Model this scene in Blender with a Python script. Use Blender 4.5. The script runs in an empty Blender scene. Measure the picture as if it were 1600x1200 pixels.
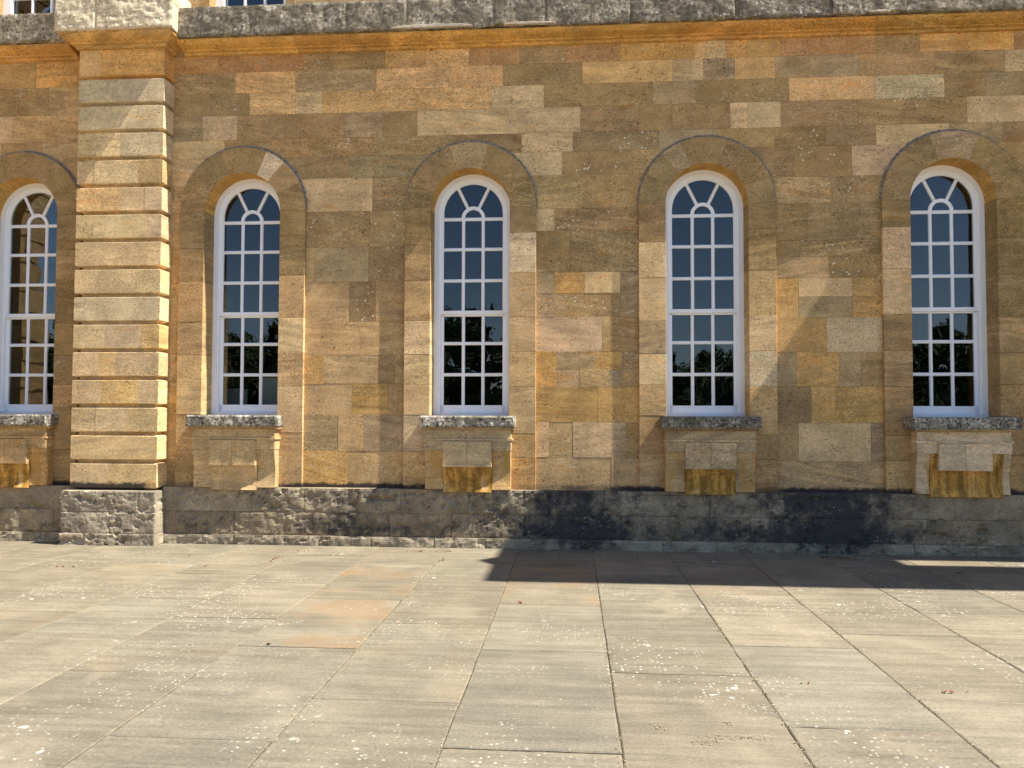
import bpy, bmesh, math, random
from mathutils import Vector, noise

random.seed(7)
scene = bpy.context.scene
COL = scene.collection

# ------------------------------------------------------------------ camera
YAW, PITCH, ROLL, FPX = math.radians(4.348), math.radians(2.131), math.radians(.163), 1247.0
CAM = Vector((0.0, -9.64, 1.6))
fwd = Vector((-math.sin(YAW)*math.cos(PITCH), math.cos(YAW)*math.cos(PITCH), math.sin(PITCH)))
rgt0 = Vector((math.cos(YAW), math.sin(YAW), 0.0))
up0 = rgt0.cross(fwd)
rgt = rgt0*math.cos(ROLL) + up0*math.sin(ROLL)
up = up0*math.cos(ROLL) - rgt0*math.sin(ROLL)
cam_data = bpy.data.cameras.new("camera")
cam_data.sensor_fit = 'HORIZONTAL'
cam_data.sensor_width = 36.0
cam_data.lens = 36.0*FPX/1600.0
cam_data.clip_end = 3000.0
cam = bpy.data.objects.new("camera", cam_data)
COL.objects.link(cam)
from mathutils import Matrix
M = Matrix((rgt, up, -fwd)).transposed().to_4x4()
M.translation = CAM
cam.matrix_world = M
scene.camera = cam
scene.render.resolution_x, scene.render.resolution_y = 1024, 768

# ------------------------------------------------------------------ sky and sun
SUN_A, SUN_B = .66, .098      # sideways and outward run of the sunlight per metre of drop
TO_SUN = Vector((SUN_A, -SUN_B, 1.0)).normalized()
world = bpy.data.worlds.new("World")
scene.world = world
world.use_nodes = True
wn = world.node_tree
wn.nodes.clear()
sky = wn.nodes.new("ShaderNodeTexSky")
sky.sky_type = 'NISHITA'
sky.sun_disc = False
sky.sun_elevation = math.asin(TO_SUN.z)
sky.sun_rotation = math.atan2(TO_SUN.x, TO_SUN.y)
sky.air_density = 0.85
sky.dust_density = 0.15
sky.ozone_density = 3.0
bg = wn.nodes.new("ShaderNodeBackground")
bg.inputs[1].default_value = 0.09
wo = wn.nodes.new("ShaderNodeOutputWorld")
wn.links.new(sky.outputs[0], bg.inputs[0])
wn.links.new(bg.outputs[0], wo.inputs[0])
sun_d = bpy.data.lights.new("sun", 'SUN')
sun_d.energy = 5.0
sun_d.angle = math.radians(0.53)
sun_d.color = (1.0, 0.95, 0.86)
sun = bpy.data.objects.new("sun", sun_d)
sun.rotation_euler = (-TO_SUN).to_track_quat('-Z', 'Y').to_euler()
sun.location = (6, -4, 30)
COL.objects.link(sun)

vs = scene.view_settings
vs.view_transform = 'Standard'
vs.look = 'None'
vs.gamma = 1.0
vs.use_curve_mapping = False
vs.exposure = 1.12

# ------------------------------------------------------------------ pixel -> place
def ray(x, y):
    return fwd + rgt*((x-800.0)/FPX) - up*((y-600.0)/FPX)
def WX(x, y, d=0.0):
    """photo pixel -> x on the vertical plane y = d (the wall it lies on)"""
    v = ray(x, y)
    return (CAM + v*((d-CAM.y)/v.y)).x
def WZ(x, y, d=0.0):
    v = ray(x, y)
    return (CAM + v*((d-CAM.y)/v.y)).z
def GP(x, y):
    v = ray(x, y)
    return CAM + v*((0.0-CAM.z)/v.z)

# ------------------------------------------------------------------ materials
class NT:
    def __init__(s, name):
        s.m = bpy.data.materials.new(name)
        s.m.use_nodes = True
        s.t = s.m.node_tree
        s.t.nodes.clear()
        s.out = s.n("ShaderNodeOutputMaterial")
    def n(s, typ, **kw):
        nd = s.t.nodes.new(typ)
        for k, v in kw.items():
            setattr(nd, k, v)
        return nd
    def l(s, a, b):
        s.t.links.new(a, b)
    def setin(s, sock, v):
        if hasattr(v, "is_linked"):
            s.l(v, sock)
        else:
            sock.default_value = v
    def math(s, op, a, b=0.0, c=None, clamp=False):
        nd = s.n("ShaderNodeMath", operation=op, use_clamp=clamp)
        s.setin(nd.inputs[0], a); s.setin(nd.inputs[1], b)
        if c is not None: s.setin(nd.inputs[2], c)
        return nd.outputs[0]
    def ramp(s, v, lo, hi, a=0.0, b=1.0):
        nd = s.n("ShaderNodeMapRange", interpolation_type='SMOOTHSTEP')
        s.setin(nd.inputs[0], v)
        for i, q in enumerate((lo, hi, a, b)): s.setin(nd.inputs[i+1], q)
        return nd.outputs[0]
    def mix(s, fac, a, b, mode='MIX'):
        nd = s.n("ShaderNodeMix", data_type='RGBA', blend_type=mode)
        s.setin(nd.inputs[0], fac)
        for k, v in ((6, a), (7, b)):
            if isinstance(v, tuple): v = (v[0], v[1], v[2], 1.0)
            s.setin(nd.inputs[k], v)
        return nd.outputs[2]
    def noise(s, vec, scale, detail=3.0, rough=.55, dist=0.0):
        nd = s.n("ShaderNodeTexNoise")
        s.l(vec, nd.inputs['Vector'])
        nd.inputs['Scale'].default_value = scale
        nd.inputs['Detail'].default_value = detail
        nd.inputs['Roughness'].default_value = rough
        nd.inputs['Distortion'].default_value = dist
        return nd.outputs[0]
    def voro(s, vec, scale, rnd=1.0):
        nd = s.n("ShaderNodeTexVoronoi")
        s.l(vec, nd.inputs['Vector'])
        nd.inputs['Scale'].default_value = scale
        nd.inputs['Randomness'].default_value = rnd
        return nd
    def pos(s, per_object=True):
        g = s.n("ShaderNodeNewGeometry").outputs['Position']
        if not per_object: return g
        oi = s.n("ShaderNodeObjectInfo")
        k = s.n("ShaderNodeVectorMath", operation='SCALE')
        k.inputs[0].default_value = (37.0, 11.0, 23.0)
        s.l(oi.outputs['Random'], k.inputs['Scale'])
        a = s.n("ShaderNodeVectorMath", operation='ADD')
        s.l(g, a.inputs[0]); s.l(k.outputs[0], a.inputs[1])
        return a.outputs[0]
    def scale(s, vec, x, y, z):
        nd = s.n("ShaderNodeVectorMath", operation='MULTIPLY')
        s.l(vec, nd.inputs[0]); nd.inputs[1].default_value = (x, y, z)
        return nd.outputs[0]
    def bump(s, h, strength, dist):
        nd = s.n("ShaderNodeBump")
        nd.inputs['Strength'].default_value = strength
        nd.inputs['Distance'].default_value = dist
        s.l(h, nd.inputs['Height'])
        return nd.outputs[0]
    def principled(s, col, rough=.9, normal=None, spec=.25):
        b = s.n("ShaderNodeBsdfPrincipled")
        s.setin(b.inputs['Base Color'], col if not isinstance(col, tuple) else (*col, 1.0))
        s.setin(b.inputs['Roughness'], rough)
        b.inputs['Specular IOR Level'].default_value = spec
        if normal is not None: s.l(normal, b.inputs['Normal'])
        s.l(b.outputs[0], s.out.inputs['Surface'])
        return b
def gain(t, col, v):
    """multiply a colour by a grey value"""
    c = t.n("ShaderNodeCombineColor")
    for i in range(3): t.setin(c.inputs[i], v)
    return t.mix(1.0, col, c.outputs[0], 'MULTIPLY')

def stone_material(name, fixed=None, streak=False, crust=True, stain=False):
    t = NT(name)
    p = t.pos(True)
    oi = t.n("ShaderNodeObjectInfo")
    col = oi.outputs['Color'] if fixed is None else (*fixed, 1.0)
    if fixed is not None:
        rgb = t.n("ShaderNodeRGB"); rgb.outputs[0].default_value = (*fixed, 1.0); col = rgb.outputs[0]
    rot = t.n('ShaderNodeVectorRotate', rotation_type='Y_AXIS')
    t.l(p, rot.inputs['Vector']); t.l(t.math('MULTIPLY', t.math('SUBTRACT', t.math('FRACT', t.math('MULTIPLY', oi.outputs['Random'], 91.3)), .5), .45), rot.inputs['Angle'])
    bed = t.noise(t.scale(rot.outputs[0], .8, .8, 8.5), 1.5, 5.0, .62, .7)
    blot = t.noise(p, 3.2, 4.0, .6)
    grain = t.noise(t.scale(p, .8, .8, 1.7), 46.0, 4.0, .75)
    grain2 = t.noise(p, 24.0, 3.0, .6)
    amt = t.math('FRACT', t.math('MULTIPLY', oi.outputs['Random'], 17.31))
    col = gain(t, col, t.math('ADD', 1.0, t.math('MULTIPLY', t.ramp(bed, .3, .72, -.26, .20), t.math('ADD', .15, t.math('MULTIPLY', amt, .95)))))
    col = gain(t, col, t.ramp(blot, .3, .7, .82, 1.14))
    amg = t.math('FRACT', t.math('MULTIPLY', oi.outputs['Random'], 43.7))
    col = gain(t, col, t.math('ADD', 1.0, t.math('MULTIPLY', t.ramp(grain, .28, .72, -.34, .36), t.math('ADD', .45, t.math('MULTIPLY', amg, .75)))))
    col = gain(t, col, t.ramp(grain2, .3, .7, .92, 1.07))
    # warm iron bands and blotches
    warm = t.ramp(t.noise(t.scale(p, 1.0, 1.0, 4.0), 2.3, 4.0, .6, .8), .56, .74, 0.0, .5)
    col = t.mix(warm, col, (1.12, .80, .48), 'MULTIPLY')
    # cool grey lichen film
    cool = t.ramp(t.noise(p, 4.1, 5.0, .65), .57, .75, 0.0, .24)
    col = t.mix(cool, col, (.40, .33, .235))
    if stain:
        st = t.noise(t.scale(p, 11.0, 11.0, 1.1), 1.0, 4.0, .6, .4)
        col = t.mix(t.ramp(st, .44, .62, 0.0, .8), col, (.50, .28, .07))
    if streak:
        st = t.noise(t.scale(p, 13.0, 13.0, .9), 1.0, 4.0, .6, .3)
        col = gain(t, col, t.ramp(st, .35, .68, .50, 1.25))
        col = t.mix(t.ramp(st, .60, .70, 0.0, .65), col, (.58, .45, .26))
    # dark pores
    pore = t.ramp(t.noise(t.scale(p, 1.0, 1.0, 1.5), 38.0, 2.0, .6), .33, .42, 1.0, 0.0)
    poremask = t.ramp(t.noise(p, 5.0, 3.0), .42, .62, .25, .95)
    pore = t.math('MULTIPLY', pore, poremask)
    col = t.mix(pore, col, (.36, .30, .24), 'MULTIPLY')
    # pale lichen dots, in swarms (amount = object colour alpha)
    v = t.voro(p, 21.0)
    dot = t.ramp(v.outputs['Distance'], .18, .30, 1.0, 0.0)
    swarm = t.ramp(t.noise(p, 3.0, 3.0), .43, .58, 0.0, 1.0)
    pick = t.ramp(t.noise(p, 15.0, 1.0), .47, .53, 0.0, 1.0)
    lich = t.math('MULTIPLY', t.math('MULTIPLY', dot, swarm), t.math('MULTIPLY', pick, oi.outputs['Alpha']), clamp=True)
    col = t.mix(lich, col, (.74, .66, .50))
    # thin pale shelly veins
    vn = t.noise(t.scale(p, 1.0, 1.0, 4.5), 2.2, 5.0, .55, 1.1)
    vein = t.ramp(t.math('ABSOLUTE', t.math('SUBTRACT', vn, .5)), 0.0, .011, 1.0, 0.0)
    vein = t.math('MULTIPLY', vein, t.ramp(t.noise(p, 1.7, 2.0), .55, .64, 0.0, .8))
    col = t.mix(vein, col, (.68, .55, .36))
    h = t.math('ADD', t.math('MULTIPLY', grain, .7), t.math('MULTIPLY', bed, .8))
    h = t.math('SUBTRACT', h, t.math('MULTIPLY', pore, .6))
    if crust:
        # black algae crust where rain splashes off the plinth ledge
        g = t.pos(False)
        sep = t.n("ShaderNodeSeparateXYZ"); t.l(g, sep.inputs[0])
        z = t.math('ADD', sep.outputs[2], t.math('MULTIPLY', t.noise(g, 9.0, 5.0, .75), -.13))
        m = t.math('MULTIPLY', t.ramp(z, .655, .70, 1.0, 0.0), t.ramp(t.noise(t.scale(g, 1, 1, .2), 1.1, 2.0), .38, .5, .2, .95))
        col = t.mix(m, col, (.028, .027, .030))
    t.principled(col, .92, t.bump(h, .42, .007), .18)
    return t.m

def paint_material(name, col, rough=.38):
    t = NT(name)
    p = t.pos(True)
    c = t.mix(t.ramp(t.noise(p, 9.0, 4.0), .35, .75, 0.0, .25), col, tuple(k*.88 for k in col))
    t.principled(c, rough, t.bump(t.noise(p, 30.0, 2.0), .05, .002), .45)
    return t.m

def glass_material():
    t = NT("window_glass")
    p = t.pos(True)
    fr = t.n("ShaderNodeFresnel"); fr.inputs['IOR'].default_value = 1.55
    tr = t.n("ShaderNodeBsdfTransparent"); tr.inputs[0].default_value = (.80, .84, .84, 1)
    gl = t.n("ShaderNodeBsdfGlossy"); gl.inputs['Roughness'].default_value = .004
    gl.inputs[0].default_value = (1, 1, 1, 1)
    b = t.bump(t.noise(p, 3.6, 1.0), .16, .010)
    t.l(b, gl.inputs['Normal']); t.l(b, fr.inputs['Normal'])
    mx = t.n("ShaderNodeMixShader")
    t.l(fr.outputs[0], mx.inputs[0]); t.l(tr.outputs[0], mx.inputs[1]); t.l(gl.outputs[0], mx.inputs[2])
    t.l(mx.outputs[0], t.out.inputs['Surface'])
    return t.m

def plinth_material():
    t = NT("weathered_plinth_stone")
    p = t.pos(True); g = t.pos(False)
    oi = t.n("ShaderNodeObjectInfo")
    at = t.n("ShaderNodeAttribute", attribute_name="soot", attribute_type='GEOMETRY')
    col = oi.outputs['Color']
    grain = t.noise(p, 55.0, 4.0, .7)
    col = gain(t, col, t.ramp(t.noise(p, 3.0, 5.0, .65), .3, .72, .72, 1.25))
    col = gain(t, col, t.ramp(grain, .25, .75, .68, 1.32))
    pale = t.ramp(t.noise(g, 6.0, 6.0, .75), .54, .68, 0.0, .55)
    col = t.mix(pale, col, (.38, .335, .25))
    soot = t.math('ADD', at.outputs['Fac'], t.math('MULTIPLY', t.math('SUBTRACT', t.noise(g, 5.2, 8.0, .78, .1), .5), 1.9))
    soot = t.ramp(soot, .32, .84, 0.0, .92)
    col = t.mix(soot, col, (.040, .041, .044))
    v = t.voro(p, 22.0)
    dot = t.math('MULTIPLY', t.ramp(v.outputs['Distance'], .12, .22, 1.0, 0.0), t.ramp(t.noise(p, 6.0, 2.0), .55, .66, 0.0, .7))
    col = t.mix(dot, col, (.5, .48, .42))
    h = t.math('ADD', grain, t.noise(p, 14.0, 5.0, .7))
    t.principled(col, .93, t.bump(h, .5, .010), .15)
    return t.m

def crusty_material(name, base, white, black, sc=34.0):
    t = NT(name)
    p = t.pos(True)
    n1 = t.noise(p, sc, 4.0, .75)
    n2 = t.noise(p, sc*.22, 4.0, .65)
    n3 = t.noise(t.scale(p, 2.5, 2.5, .35), 2.0, 4.0, .65)
    oi = t.n("ShaderNodeObjectInfo")
    col = t.mix(1.0, oi.outputs['Color'], base, 'MULTIPLY')
    col = gain(t, col, t.ramp(n2, .3, .7, .7, 1.25))
    col = gain(t, col, t.ramp(n3, .32, .68, .6, 1.2))
    col = t.mix(t.ramp(n1, .52, .60, 0.0, 1.0), col, black)
    w = t.math('MULTIPLY', t.ramp(n1, .47, .40, 0.0, 1.0), t.ramp(n2, .42, .60, .0, 1.0))
    col = t.mix(w, col, white)
    t.principled(col, .95, t.bump(n1, .6, .012), .12)
    return t.m

def slab_material():
    t = NT("york_stone_paving")
    p = t.pos(True); g = t.pos(False)
    oi = t.n("ShaderNodeObjectInfo")
    col = oi.outputs['Color']
    col = gain(t, col, t.ramp(t.noise(t.scale(p, .7, 9.0, 1.0), 1.5, 5.0, .6, .3), .3, .72, .84, 1.15))
    col = gain(t, col, t.ramp(t.noise(p, 1.9, 5.0, .65), .3, .72, .84, 1.13))
    grain = t.noise(p, 60.0, 3.0, .7)
    col = gain(t, col, t.ramp(grain, .25, .75, .80, 1.18))
    # sandy, worn-clean patches
    col = t.mix(t.ramp(t.noise(p, 1.3, 4.0, .6, .4), .54, .70, 0.0, .55), col, (.29, .245, .17))
    # old iron stain (amount = object colour alpha)
    st = t.math('MULTIPLY', t.ramp(t.noise(p, 1.25, 4.0, .55, .5), .44, .62, 0.0, .6), oi.outputs['Alpha'])
    col = t.mix(st, col, (.26, .17, .09))
    # dark damp smudges
    dk = t.ramp(t.noise(t.scale(p, 1.0, 2.0, 1.0), 2.1, 5.0, .65), .62, .76, 0.0, .4)
    col = t.mix(dk, col, (.105, .093, .08))
    # lichen discs of several sizes
    for sc, lo, hi, thr in ((7.0, .13, .18, .56), (15.0, .15, .23, .60), (34.0, .20, .32, .54)):
        pv = t.n("ShaderNodeVectorMath", operation='ADD')
        wob = t.n("ShaderNodeTexNoise"); wob.inputs['Scale'].default_value = sc*1.7
        t.l(g, wob.inputs['Vector'])
        ws = t.n("ShaderNodeVectorMath", operation='SCALE'); t.l(wob.outputs['Color'], ws.inputs[0]); ws.inputs['Scale'].default_value = .55/sc
        t.l(g, pv.inputs[0]); t.l(ws.outputs[0], pv.inputs[1])
        v = t.voro(pv.outputs[0], sc)
        dot = t.ramp(v.outputs['Distance'], lo, hi, 1.0, 0.0)
        sepc = t.n("ShaderNodeSeparateColor"); t.l(v.outputs['Color'], sepc.inputs[0])
        keep = t.ramp(sepc.outputs[0], .64, .72, 0.0, 1.0)
        area = t.ramp(t.noise(g, .9, 3.0, .6), thr-.08, thr+.08, 0.0, 1.0)
        col = t.mix(t.math('MULTIPLY', t.math('MULTIPLY', dot, keep), area, clamp=True), col, (.46, .44, .37))
    h = t.math('ADD', t.math('MULTIPLY', grain, .6), t.noise(t.scale(p, .6, 6.0, 1.0), 3.0, 4.0, .6))
    t.principled(col, .88, t.bump(h, .22, .006), .22)
    return t.m

def plain_material(name, col, rough=.9, var=.2, sc=3.0):
    t = NT(name)
    p = t.pos(True)
    c = gain(t, t.mix(0.0, col, col), t.ramp(t.noise(p, sc, 5.0, .65), .3, .7, 1-var, 1+var))
    t.principled(c, rough, None, .2)
    return t.m

STONE = stone_material("weathered_oolite")
STONE2 = stone_material("smooth_oolite", crust=False)
STAIN = stone_material("amber_stained_oolite", crust=False, stain=True)
OCHRE = stone_material("sheltered_ochre_stone", (.58, .335, .095), crust=False)
STREAK = stone_material("streaked_ochre_stone", (.55, .30, .07), streak=True, crust=False)
PLINTH = plinth_material()
SILLM = crusty_material("lichen_crusted_stone", (.95, .92, .85), (.62, .59, .52), (.045, .042, .04))
BANDM = crusty_material("grey_weathered_string_stone", (1.0, .96, .88), (.52, .48, .41), (.125, .112, .092), 24.0)
SLAB = slab_material()
WHITE = paint_material("white_gloss_paint", (.93, .935, .95))
GLASS = glass_material()
MORTAR = plain_material("lime_mortar", (.46, .36, .22), .95, .25, 12.0)
JOINT = plain_material("sandy_joint", (.19, .15, .09), .95, .6, 9.0)
ARCH_EDGE = plain_material("dark_arch_edge", (.235, .195, .15), .95, .5, 30.0)
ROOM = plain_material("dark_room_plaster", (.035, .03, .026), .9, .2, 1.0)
GRAVEL = plain_material("pale_gravel", (.46, .39, .28), .95, .2, .6)

# ------------------------------------------------------------------ mesh helpers
def link(name, verts, faces, mats, parent=None, color=None, smooth=False, fm=None):
    me = bpy.data.meshes.new(name)
    me.from_pydata([tuple(v) for v in verts], [], faces)
    for m in (mats if isinstance(mats, (list, tuple)) else [mats]): me.materials.append(m)
    if fm: me.polygons.foreach_set("material_index", fm)
    if smooth: me.polygons.foreach_set("use_smooth", [True]*len(me.polygons))
    bm = bmesh.new(); bm.from_mesh(me)
    bmesh.ops.recalc_face_normals(bm, faces=bm.faces)
    bm.to_mesh(me); bm.free()
    me.update()
    o = bpy.data.objects.new(name, me)
    COL.objects.link(o)
    if parent: o.parent = parent
    if color: o.color = color
    return o
def empty(name, loc, parent=None):
    o = bpy.data.objects.new(name, None)
    o.empty_display_size = .2
    COL.objects.link(o)
    if parent:
        o.parent = parent
    o.location = loc
    return o
def tag(o, label=None, cat=None, group=None, kind=None):
    if label: o["label"] = label
    if cat: o["category"] = cat
    if group: o["group"] = group
    if kind: o["kind"] = kind
    return o
def inset(poly, e):
    n = len(poly); out = []
    area = sum(poly[i][0]*poly[(i+1) % n][1]-poly[(i+1) % n][0]*poly[i][1] for i in range(n))
    s = 1.0 if area > 0 else -1.0
    for i in range(n):
        a, b, c = poly[i-1], poly[i], poly[(i+1) % n]
        def nrm(p, q):
            dx, dz = q[0]-p[0], q[1]-p[1]; L = math.hypot(dx, dz) or 1.0
            return (-dz/L*s, dx/L*s)
        n1, n2 = nrm(a, b), nrm(b, c)
        k = 1.0+n1[0]*n2[0]+n1[1]*n2[1]
        k = max(k, .35)
        out.append((b[0]+(n1[0]+n2[0])/k*e, b[1]+(n1[1]+n2[1])/k*e))
    return out
def prism_data(poly, y0, y1, e=.003):
    """polygon in (x,z) extruded from y0 (front) to y1, front arris chamfered by e"""
    n = len(poly)
    f = inset(poly, e)
    V = [(x, y0, z) for x, z in f] + [(x, y0+e, z) for x, z in poly] + [(x, y1, z) for x, z in poly]
    F = [tuple(range(n)), tuple(range(2*n, 3*n))]
    for r in range(2):
        for i in range(n):
            j = (i+1) % n
            F.append((r*n+i, r*n+j, (r+1)*n+j, (r+1)*n+i))
    return V, F
def prism(name, poly, y0, y1, mat, parent, color=None, e=.003):
    V, F = prism_data(poly, y0, y1, e)
    return link(name, V, F, mat, parent, color)
def rect(x0, x1, z0, z1, j=0.0):
    q = [(x0, z0), (x1, z0), (x1, z1), (x0, z1)]
    return [(a+random.uniform(-j, j), b+random.uniform(-j, j)) for a, b in q]
def box_data(x0, x1, y0, y1, z0, z1):
    V = [(x, y, z) for z in (z0, z1) for y in (y0, y1) for x in (x0, x1)]
    F = [(0, 1, 3, 2), (4, 6, 7, 5), (0, 4, 5, 1), (1, 5, 7, 3), (3, 7, 6, 2), (2, 6, 4, 0)]
    return V, F
def merge(parts):
    V, F = [], []
    for v, f in parts:
        k = len(V); V += v; F += [tuple(i+k for i in q) for q in f]
    return V, F
def fbm(p, o=4):
    return noise.fractal(p, .9, 2.0, o)

def rough_block(name, x0, x1, z0, z1, yf, yb, mat, parent, color, amp=.012, step=.035, pits=0.0, soot=None, edge=.012, lower_ragged=0.0, side_r=True, side_l=False):
    """stone with an eroded, gridded front; worn arrises; optional gridded right/left returns"""
    nx = max(3, int((x1-x0)/step)); nz = max(3, int((z1-z0)/step))
    cols = []
    # path around the plan: left return, front, right return
    if side_l: cols += [(x0, yb), (x0, (yb+yf)/2)]
    else: cols += [(x0, yb)]
    for i in range(nx+1): cols.append((x0+(x1-x0)*i/nx, yf))
    if side_r: cols += [(x1, (yb+yf)/2), (x1, yb)]
    else: cols += [(x1, yb)]
    V, S = [], []
    for k in range(nz+1):
        z = z0+(z1-z0)*k/nz
        for (x, y) in cols:
            p = Vector((x*3.1, y*3.1+parent_seed, z*3.1))
            d = amp*(fbm(p*1.4)+.6*fbm(p*4.0))
            if pits:
                c = noise.cell_vector(p*1.0)
                q = noise.noise(Vector((x*9.0+7, y*9, z*15.0)))+.5*noise.noise(Vector((x*22.0, y*22+3, z*30.0)))
                band = max(0.0, noise.noise(Vector((x*2.1+3, 0, z*4.2)))+.35)
                if q > .18: d -= pits*min(1.0, (q-.18)*4.0)*min(1.0, band*1.6)
            ex = min(z-z0, z1-z)
            if y == yf: ex = min(ex, x-x0, x1-x)
            if ex < .5*edge: d -= edge*.6
            zz = z
            if k == 0 and lower_ragged: zz += lower_ragged*max(0.0, fbm(Vector((x*4.0, 3.3, yf)))*1.4)
            if y == yf: V.append((x, y-d, zz))
            elif x == x1 and side_r and y != yb: V.append((x+d, y, zz))
            elif x == x0 and side_l and y != yb: V.append((x-d, y, zz))
            else: V.append((x, y, zz))
            S.append(soot(x, z) if soot else 0.0)
    w = len(cols); F = []
    for k in range(nz):
        for i in range(w-1):
            F.append((k*w+i, k*w+i+1, (k+1)*w+i+1, (k+1)*w+i))
    F.append(tuple(range(w-1, -1, -1)))
    F.append(tuple(nz*w+i for i in range(w)))
    o = link(name, V, F, mat, parent, color)
    if soot:
        a = o.data.attributes.new("soot", 'FLOAT', 'POINT')
        a.data.foreach_set("value", S)
    return o
parent_seed = 0.0

PAL = dict(d=(.285, .205, .112), b=(.320, .225, .118), t=(.405, .295, .160), l=(.520, .400, .240), p=(.495, .375, .240),
           o=(.500, .300, .108), q=(.535, .365, .180), r=(.365, .220, .108), g=(.320, .250, .158), w=(.465, .390, .275),
           a=(.420, .275, .112), n=(.235, .168, .095), v=(.232, .170, .088), x=(.262, .192, .100))
PAL = {k: ((r*.86+.058)*1.37, (g*.86+.041)*1.235, (b*.86+.021)*1.04) for k, (r, g, b) in PAL.items()}
def tint(c, a=.35, v=.07):
    s = str(c)
    if len(s) > 1: a = 1.0
    r, g, b = PAL[s[0]]
    k = 1.0+random.uniform(-v, v)
    return (r*k*(1+random.uniform(-.03, .03)), g*k, b*k*(1+random.uniform(-.06, .06)), a)

# ------------------------------------------------------------------ setting: ground
V, F = [], []
gsz = 900.0
ground = link("ground", [(-gsz, -gsz, -.16), (gsz, -gsz, -.16), (gsz, gsz, -.16), (-gsz, gsz, -.16)], [(0, 1, 2, 3)], GRAVEL)
tag(ground, kind="structure")
v1, f1 = box_data(-11.0, 16.0, -12.0, 0.0, -.155, -.0075)
pavement = link("pavement", v1, f1, JOINT)
tag(pavement, kind="structure")

# ------------------------------------------------------------------ the building
building = empty("stone_building", (-1.2, 0, 0))
tag(building, "honey coloured stone facade with tall arched white sash windows above the paving", "building")
building.matrix_world = Matrix.Identity(4)
WC = [-7.02, -4.115, -1.248, 1.597, 4.43]          # window centres along the wall
CZ, RIN, ROUT, RCLIP = 4.12, .485, .805, .62
SUR = -.048
def arch_z(x):
    z = -9.0
    for c in WC:
        if abs(x-c) < RCLIP: z = max(z, CZ+math.sqrt(RCLIP**2-(x-c)**2))
    return z
def clipped(x0, x1, z0, z1):
    """rectangle minus the arched openings, as a polygon; None when nothing is left"""
    N = max(6, int((x1-x0)/.04))
    pts = []
    for i in range(N+1):
        x = x0+(x1-x0)*i/N
        zb = max(z0, arch_z(x))
        if zb < z1-.004: pts.append((x, zb))
    if len(pts) < 2: return None
    if all(abs(p[1]-z0) < 1e-6 for p in pts): return rect(pts[0][0], pts[-1][0], z0, z1)
    return pts + [(pts[-1][0], z1), (pts[0][0], z1)]
wall = empty("wall", (0, 0, 0), building)
def ashlar(x0, x1, z0, z1, code, dy=None):
    g = .0008
    poly = clipped(x0+g, x1-g, z0+g, z1-g)
    if poly is None or x1-x0 < .02: return
    y = random.uniform(-.0015, .0015) if dy is None else dy
    prism("ashlar_block", poly, y, .30, STONE, wall, tint(code), .0014)

ZA, ZB, ZC_, ZD, ZE, ZF = 6.122, 5.896, 5.631, 5.348, 5.034, 4.796
rows = [
 (ZA, ZB, [272,'r',342,'r',475,'b',602,'a',665,'q',733,'r',812,'b',884,'r',969,'o',1085,'q',1102,'l',1135,'o',1167,'a',1220,'r',1323,'r',1370,'b',1437,'o',1513,'o',1585,'r',1690,'b',1760]),
 (ZB, ZC_, [272,'b',304,'d',368,'q',462,'g',588,'q',702,'q',786,'d',910,'q',1051,'l',1099,'g',1148,'q',1211,'g',1265,'g',1342,'b',1460,'b',1570,'p',1680,'d',1760]),
 (ZC_, ZD, [272,'b',328,'d',390,'q',462,'l',504,'q',624,'q',768,'l',850,'d',1020,'g',1087,'d',1233,'q',1367,'w',1476,'d',1540,'g',1660,'t',1760]),
 (ZD, ZE, [270,'g',317,'p',371,'d',446,'b',538,'g',598,'d',652,'l',794,'p',907,'d',998,'b',1050,'d',1141,'p',1168,'l',1220,'d',1340,'ds',1511,'l',1640,'b',1760]),
 (ZE, ZF, [266,'l',351,'b',470,'bs',587,'d',700,'d',815,'l',895,'ds',1030,'g',1120,'b',1210,'ds',1290,'d',1369,'l',1484,'g',1567,'d',1640,'b',1760]),
]
for z1, z0, L in rows:
    for i in range(0, len(L)-2, 2):
        ym = 600-(.5*(z0+z1)-CAM.z)/9.64*FPX + 46
        xa = WX(L[i], ym) if i else -5.25
        ashlar(xa, WX(L[i+2], ym), z0, z1, L[i+1])
# rows left of the pilaster
for z1, z0, xs in ((6.14, 5.771, [(-9.2, -7.9, 'o'), (-7.9, -6.9, 'a'), (-6.9, -5.95, 'o')]), (5.771, 5.412, [(-9.2, -7.55, 't'), (-7.55, -6.72, 'b'), (-6.72, -5.95, 't')]),
                   (5.412, 5.061, [(-9.2, -8.1, 'b'), (-8.1, -7.2, 'l'), (-7.2, -5.95, 't')]), (5.061, 4.80, [(-9.2, -7.9, 'd'), (-7.9, -7.35, 'l'), (-7.35, -6.8, 'b'), (-6.8, -5.95, 't')]),
                   (4.80, 4.45, [(-9.2, -7.5, 'b'), (-6.55, -5.95, 'b')]), (4.45, 4.11, [(-9.2, -7.5, 'b'), (-6.62, -5.95, 'd')])):
    for xa, xb, c in xs: ashlar(xa, xb, z0, z1, c)
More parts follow.
